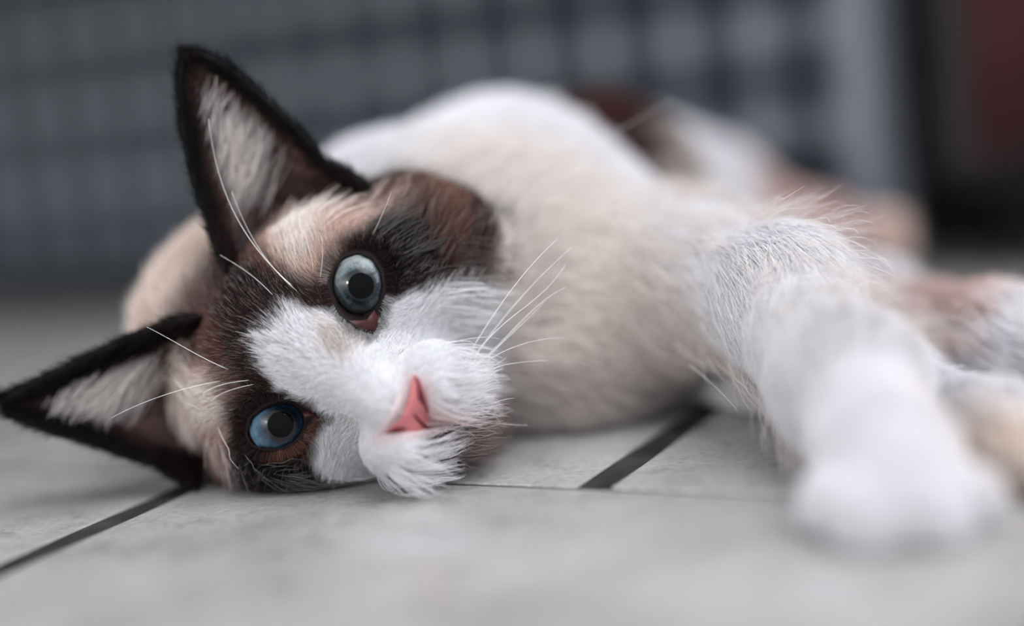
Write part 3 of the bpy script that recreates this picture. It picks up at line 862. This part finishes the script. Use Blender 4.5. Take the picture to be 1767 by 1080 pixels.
nt2.links.new(fr_.outputs[0], mxs.inputs[0]); nt2.links.new(tr.outputs[0], mxs.inputs[1]); nt2.links.new(gl.outputs[0], mxs.inputs[2]); nt2.links.new(mxs.outputs[0], out.inputs[0])
m_lid = mat('dark_eyelid', lin((30, 22, 22)), .75, .15)
m_tear = mat('tear_duct', lin((66, 30, 29)), .5, .3)


def cap(rad, cz, amax, rings=14, seg=48, a0=0.):
    vs, fs = [], []
    if a0 == 0: vs.append((0, 0, cz + rad))
    for i in range(0 if a0 else 1, rings + 1):
        a = a0 + (amax - a0) * i / rings
        for k in range(seg):
            t_ = 2 * math.pi * k / seg; vs.append((rad * math.sin(a) * math.cos(t_), rad * math.sin(a) * math.sin(t_), cz + rad * math.cos(a)))
    b0 = 1 if a0 == 0 else 0
    if a0 == 0:
        for k in range(seg): fs.append((0, 1 + k, 1 + (k + 1) % seg))
    nr_ = rings if a0 == 0 else rings + 1
    for i in range(nr_ - 1):
        for k in range(seg):
            a = b0 + i * seg + k; b = b0 + i * seg + (k + 1) % seg
            fs.append((a, a + seg, b + seg, b))
    return vs, fs


bpy.context.view_layer.update()
def surf_w(u, v, default=-1.2):
    """first head surface met from the front at (u, v) in head coords"""
    ws = np.linspace(1.9, -2.6, 240); q_ = np.stack([np.full(240, u), np.full(240, v), ws], 1)
    dd_ = head_sdf(q_, False); i_ = np.argmax(dd_ < 0)
    return ws[i_] if dd_[i_] < 0 else default


for k, c in enumerate(EYC):
    cw = loc2w(c); look = unit((CAMn - cw)[None])[0]
    z = Vector(look); x = Vector(HM[0]); x = (x - z * x.dot(z)).normalized(); y = z.cross(x)
    Mx = Matrix((x, y, z)).transposed().to_4x4(); Mx.translation = Vector(cw) - cat.location
    r_ = EYE_R * .01
    vs, fs = cap(r_, 0, math.pi, 24, 48)
    eye = link('eye', mesh('eye', vs, fs), cat, m_eyeball, label=('wide open pale blue eye', 'deep blue eye close to the floor')[k]); eye.matrix_local = Mx
    vs, fs = cap(r_ * 1.008, 0, math.radians(56), 16, 64); link('iris', mesh('iris', vs, fs), eye, m_iris[k])
    pr_ = .0031; vs, fs = cap(r_ * 1.02, 0, math.asin(pr_ / r_), 8, 48)
    link('pupil', mesh('pupil', vs, fs), eye, m_pupil)
    vs, fs = cap(r_ * .90, r_ * .20, math.radians(66), 16, 64); link('cornea', mesh('cornea', vs, fs), eye, m_corn)
    # eyelids: loft from the opening on the eyeball out under the fur
    op = resample(OPEN_PX[k] + [OPEN_PX[k][0]], np.linspace(0, 1, 65))[:-1]; rm = resample(RIMS_PX[k] + [RIMS_PX[k][0]], np.linspace(0, 1, 65))[:-1]
    cc = op.mean(0)
    def order(a):
        an = np.unwrap(np.arctan2(a[:, 1] - cc[1], a[:, 0] - cc[0])); tgt = np.linspace(0, 2 * np.pi, 64, endpoint=False)
        an = np.arctan2(a[:, 1] - cc[1], a[:, 0] - cc[0]) % (2 * np.pi); o_ = np.argsort(an); an, aa = an[o_], a[o_]
        an = np.r_[an - 2 * np.pi, an, an + 2 * np.pi]; aa = np.concatenate([aa] * 3)
        return np.stack([np.interp(tgt, an, aa[:, 0]), np.interp(tgt, an, aa[:, 1])], 1)
    op, rm = order(op), order(rm)
    rings_ = []
    eyeR = EYE_R + .02
    for f, lift_ in ((-.06, -.05), (0, .035), (.2, .10), (.6, .09), (1.0, .0), (1.3, -.10), (2.2, -.45)):
        row = []
        for a, b in zip(op, rm):
            pt = a + (b - a) * f; h0 = hp(pt[0], pt[1], -.2)
            dx = np.hypot(h0[0] - c[0], h0[1] - c[1]); we = c[2] + math.sqrt(max(eyeR ** 2 - dx ** 2, .0)) if dx < eyeR else c[2]
            we = max(we, -.95)
            b0 = hp(b[0], b[1], -.2); bo = b0 + (b0 - np.array([c[0], c[1], b0[2]])) * .12
            ws_ = surf_w(bo[0], bo[1])
            g_ = np.clip(f, 0, 1); ww = we * (1 - g_ ** 1.2) + max(ws_, we - .5) * g_ ** 1.2 + lift_
            h1 = hp(pt[0], pt[1], ww); row.append(loc2w((h1[0], h1[1], ww)))
        rings_.append(row)
    vv = np.array(rings_).reshape(-1, 3); nr_ = len(rings_); ff = []
    for i in range(nr_ - 1):
        for s in range(64): ff.append((i * 64 + s, i * 64 + (s + 1) % 64, (i + 1) * 64 + (s + 1) % 64, (i + 1) * 64 + s))
    lid = link('eyelid', mesh('eyelid', vv - cat_inv, ff), cat, m_lid)
    # short hair on the outer half of the lid
    lv = np.array(rings_[3:6]).reshape(-1, 3); lf = np.array([(i * 64 + s_, i * 64 + (s_ + 1) % 64, (i + 1) * 64 + (s_ + 1) % 64, (i + 1) * 64 + s_) for i in range(2) for s_ in range(64)])
    ln_v = np.tile(HM[2], (len(lv), 1)); lp, lnn = sample(lv, ln_v, lf, 2600)
    lq = w2loc(lp) - c; lq[:, 2] = 0; lfl = unit(lq) @ HM
    lc = coat(lp + lfl * .002, np.ones(len(lp)))
    grow('eyelid_fur', lp, lnn, lfl + rng.normal(size=lp.shape) * .12, rng.uniform(.0015, .0035, len(lp)), .25 + .2 * rng.random(len(lp)), np.minimum(lc, .25), np.clip(lc * 1.3, 0, .6), .00006, clump=.4, clump_n=14, frizz=.0003)
    # reddish inner corner
    inner = [(648, 535), (655, 548), (648, 572), (636, 574), (618, 563), (608, 553), (628, 552), (642, 548)] if k == 0 else [(527, 711), (538, 706), (548, 711), (546, 717), (536, 718), (529, 720)]
    ip = [hp(x_, y_, -.35 if k == 0 else -.35) for x_, y_ in inner]; cm = np.mean(ip, axis=0)
    vs = [loc2w((a[0], a[1], max(surf_w(a[0], a[1]), -.9) - .02)) - cat_inv for a in ip] + [loc2w((cm[0] + (a[0] - cm[0]) * .55, cm[1] + (a[1] - cm[1]) * .55, max(surf_w(cm[0], cm[1]), -.9) + .17)) - cat_inv for a in ip]
    vs.append(loc2w((cm[0], cm[1], max(surf_w(cm[0], cm[1]), -.9) + .19)) - cat_inv)
    n8 = len(ip); fs = [(i, (i + 1) % n8, n8 + (i + 1) % n8, n8 + i) for i in range(n8)] + [(n8 + i, n8 + (i + 1) % n8, 2 * n8) for i in range(n8)]
    link('tear_duct', mesh('tear', vs, fs), lid, m_tear, label='reddish inner corner of the eye')

# ------------------------------------------------------------------ nose and mouth
m_nose = mat('pink_nose_leather', lin((206, 120, 122)), .45, .5, Subsurface_Weight=.15, Subsurface_Scale=.002)
nz = nd(m_nose, 'ShaderNodeTexNoise'); nz.inputs['Scale'].default_value = 1500; bp = nd(m_nose, 'ShaderNodeBump'); bp.inputs['Strength'].default_value = .3; bp.inputs['Distance'].default_value = .0003
ln(m_nose, nz.outputs[0], bp.inputs['Height']); ln(m_nose, bp.outputs[0], m_nose.node_tree.nodes['Principled BSDF'].inputs['Normal'])
m_nostril = mat('nostril', lin((96, 22, 34)), .5, .4)
m_mouth = mat('mouth_line', lin((40, 20, 22)), .5, .4)


def blob(px, wout, wdome, parent, name, material, label=None, base=.1, sub=40, shrink=(1.0, .8, .5, .2)):
    pr2 = resample(list(px) + [px[0]], np.linspace(0, 1, sub + 1))[:-1]
    hq = np.array([hp(x_, y_, wout) for x_, y_ in pr2]); c_ = hq.mean(0)
    sw = np.array([max(surf_w(a[0], a[1]), wout - 1.2) for a in hq])
    cw_ = surf_w(c_[0], c_[1])
    vs = []
    for j, s in enumerate(shrink):
        for a, w0 in zip(hq, sw):
            p2 = c_[:2] + (a[:2] - c_[:2]) * s
            ww = surf_w(p2[0], p2[1], w0) + (-base if j == 0 else wdome * (1 - s ** 2))
            vs.append(loc2w((p2[0], p2[1], ww)) - cat_inv)
    vs.append(loc2w((c_[0], c_[1], cw_ + wdome)) - cat_inv)
    fs = []
    for j in range(len(shrink) - 1):
        for i in range(sub): fs.append((j * sub + i, j * sub + (i + 1) % sub, (j + 1) * sub + (i + 1) % sub, (j + 1) * sub + i))
    l0 = (len(shrink) - 1) * sub
    fs += [(l0 + i, l0 + (i + 1) % sub, len(vs) - 1) for i in range(sub)]
    return link(name, mesh(name, vs, fs), parent, material, label=label)


nose = blob(NOSE_PX, 1.7, .20, cat, 'nose', m_nose, 'pink nose leather', base=.06, shrink=(1.08, 1.0, .85, .6, .3))
blob([(713, 648), (721, 654), (730, 680), (737, 712), (733, 716), (721, 700), (717, 690), (721, 672)], 1.75, .17, nose, 'nostril', m_nostril, base=-.10, shrink=(1, .7, .3))
blob([(658, 750), (680, 740), (700, 733), (706, 737), (698, 744), (680, 748)], 1.75, .17, nose, 'nostril', m_nostril, base=-.10, shrink=(1, .7, .3))


def tube(pts, r0, r1, seg=6, n=20, smooth=True):
    pts = np.array(pts, float)
    ts = np.linspace(0, 1, n)
    if len(pts) > 2:
        s = np.linspace(0, 1, len(pts)); c = np.polyfit(s, pts, min(3, len(pts) - 1)); P_ = sum(c[i][None] * ts[:, None] ** (len(c) - 1 - i) for i in range(len(c)))
    else: P_ = pts[0] + (pts[1] - pts[0]) * ts[:, None]
    vs, fs = [], []
    tg = unit(np.gradient(P_, axis=0)); ref = np.array([.3, .2, .9])
    a = unit(np.cross(tg, ref)); b = np.cross(tg, a)
    for i in range(n):
        r_ = r0 + (r1 - r0) * ts[i] ** .8
        for k in range(seg):
            an = 2 * math.pi * k / seg; vs.append(P_[i] + (a[i] * math.cos(an) + b[i] * math.sin(an)) * r_)
    for i in range(n - 1):
        for k in range(seg): fs.append((i * seg + k, i * seg + (k + 1) % seg, (i + 1) * seg + (k + 1) % seg, (i + 1) * seg + k))
    fs.append(tuple(range(seg))[::-1]); fs.append(tuple((n - 1) * seg + k for k in range(seg)))
    return vs, fs


PHILTRUM = [(716, 714), (726, 726), (738, 736), (748, 744)]
# mouth line under the pads
def on_head(px, lift_=0, w0=1.0):
    h = hp(px[0], px[1], w0); ww = surf_w(h[0], h[1], 0); h = hp(px[0], px[1], ww); return loc2w((h[0], h[1], surf_w(h[0], h[1], ww) + lift_))


for ml in MOUTH_PX:
    vs, fs = tube([on_head(a, .02) - cat_inv for a in ml], .0007, .0004, 8, 24); link('mouth_line', mesh('mouth', vs, fs), cat, m_mouth)

vs, fs = tube([on_head(a, .19) - cat_inv for a in PHILTRUM], .00025, .0004, 8, 16); link('philtrum', mesh('philtrum', vs, fs), nose, m_nostril)
# ------------------------------------------------------------------ whiskers
m_wh = mat('whisker', lin((244, 240, 236)), .35, .5)
WH = [  # pixel path, w at root, w at tip, radius mm
    ([(772, 588), (800, 490), (838, 400), (885, 322)], .9, .3, .16), ([(788, 585), (832, 470), (878, 385), (925, 325)], .7, -.2, .15),
    ([(792, 606), (842, 505), (890, 425), (948, 368)], .9, .5, .18), ([(812, 606), (868, 520), (915, 460), (962, 412)], .6, -.4, .14),
    ([(815, 622), (872, 545), (930, 480), (985, 428)], .7, .2, .17), ([(826, 604), (880, 550), (930, 510), (975, 458)], .3, -.6, .12),
    ([(822, 632), (880, 575), (925, 530), (975, 496)], .6, .3, .17), ([(834, 626), (870, 606), (915, 590), (970, 583)], .1, -.6, .12),
    ([(832, 645), (862, 632), (900, 625), (945, 622)], .1, -.6, .11), ([(838, 622), (862, 596), (900, 560), (940, 520)], .0, -.8, .11),
    ([(838, 730), (862, 731), (890, 733), (912, 733)], -.3, -.9, .10), ([(786, 800), (794, 815), (800, 828), (808, 836)], -.2, .2, .09),
    ([(512, 500), (440, 425), (388, 330), (360, 205)], -.3, .3, .17), ([(520, 508), (470, 460), (430, 400), (400, 330)], -.4, 0, .11),
    ([(480, 520), (440, 480), (405, 455), (380, 440)], -.4, 0, .10),
    ([(412, 643), (360, 622), (305, 592), (253, 564)], -.8, -.5, .15), ([(395, 655), (330, 668), (260, 690), (190, 722)], -.8, -.5, .14),
    ([(440, 655), (400, 660), (370, 668), (350, 680)], -.7, -.4, .12), ([(445, 662), (415, 668), (385, 678), (365, 692)], -.7, -.4, .10),
    ([(640, 410), (655, 380), (668, 350), (675, 330)], -.5, -.1, .09),
    ([(540, 470), (535, 435), (525, 400), (522, 380)], -.5, -.2, .09), ([(552, 480), (556, 450), (556, 420), (550, 400)], -.5, -.2, .09),
]
for path, w0, w1, r_ in WH:
    pts = []
    for i, (x_, y_) in enumerate(path):
        f = i / (len(path) - 1); ww = w0 + (w1 - w0) * f
        if i == 0:
            h = hp(x_, y_, w0); ww = surf_w(h[0], h[1], w0); wr = ww
        else: ww = wr + (w1 - w0) * f + .15
        pts.append(loc2w(hp(x_, y_, ww)) - cat_inv)
    vs, fs = tube(pts, r_ * .001 * .75, .00004, 6, 22); link('whisker', mesh('whisker', vs, fs), cat, m_wh)
for a, b, c_, Z1, Z2 in (((1190, 630), (1235, 668), (1272, 708), .375, .36), ((1000, 262), (1085, 215), (1165, 168), .40, .39)):
    vs, fs = tube([P(*a, Z1) - cat_inv, P(*b, (Z1 + Z2) / 2) - cat_inv, P(*c_, Z2) - cat_inv], .00008, .00003, 6, 14)
    link('whisker', mesh('whisker', vs, fs), cat, m_wh, label='single stray hair')
print('done', time.time() - t0)
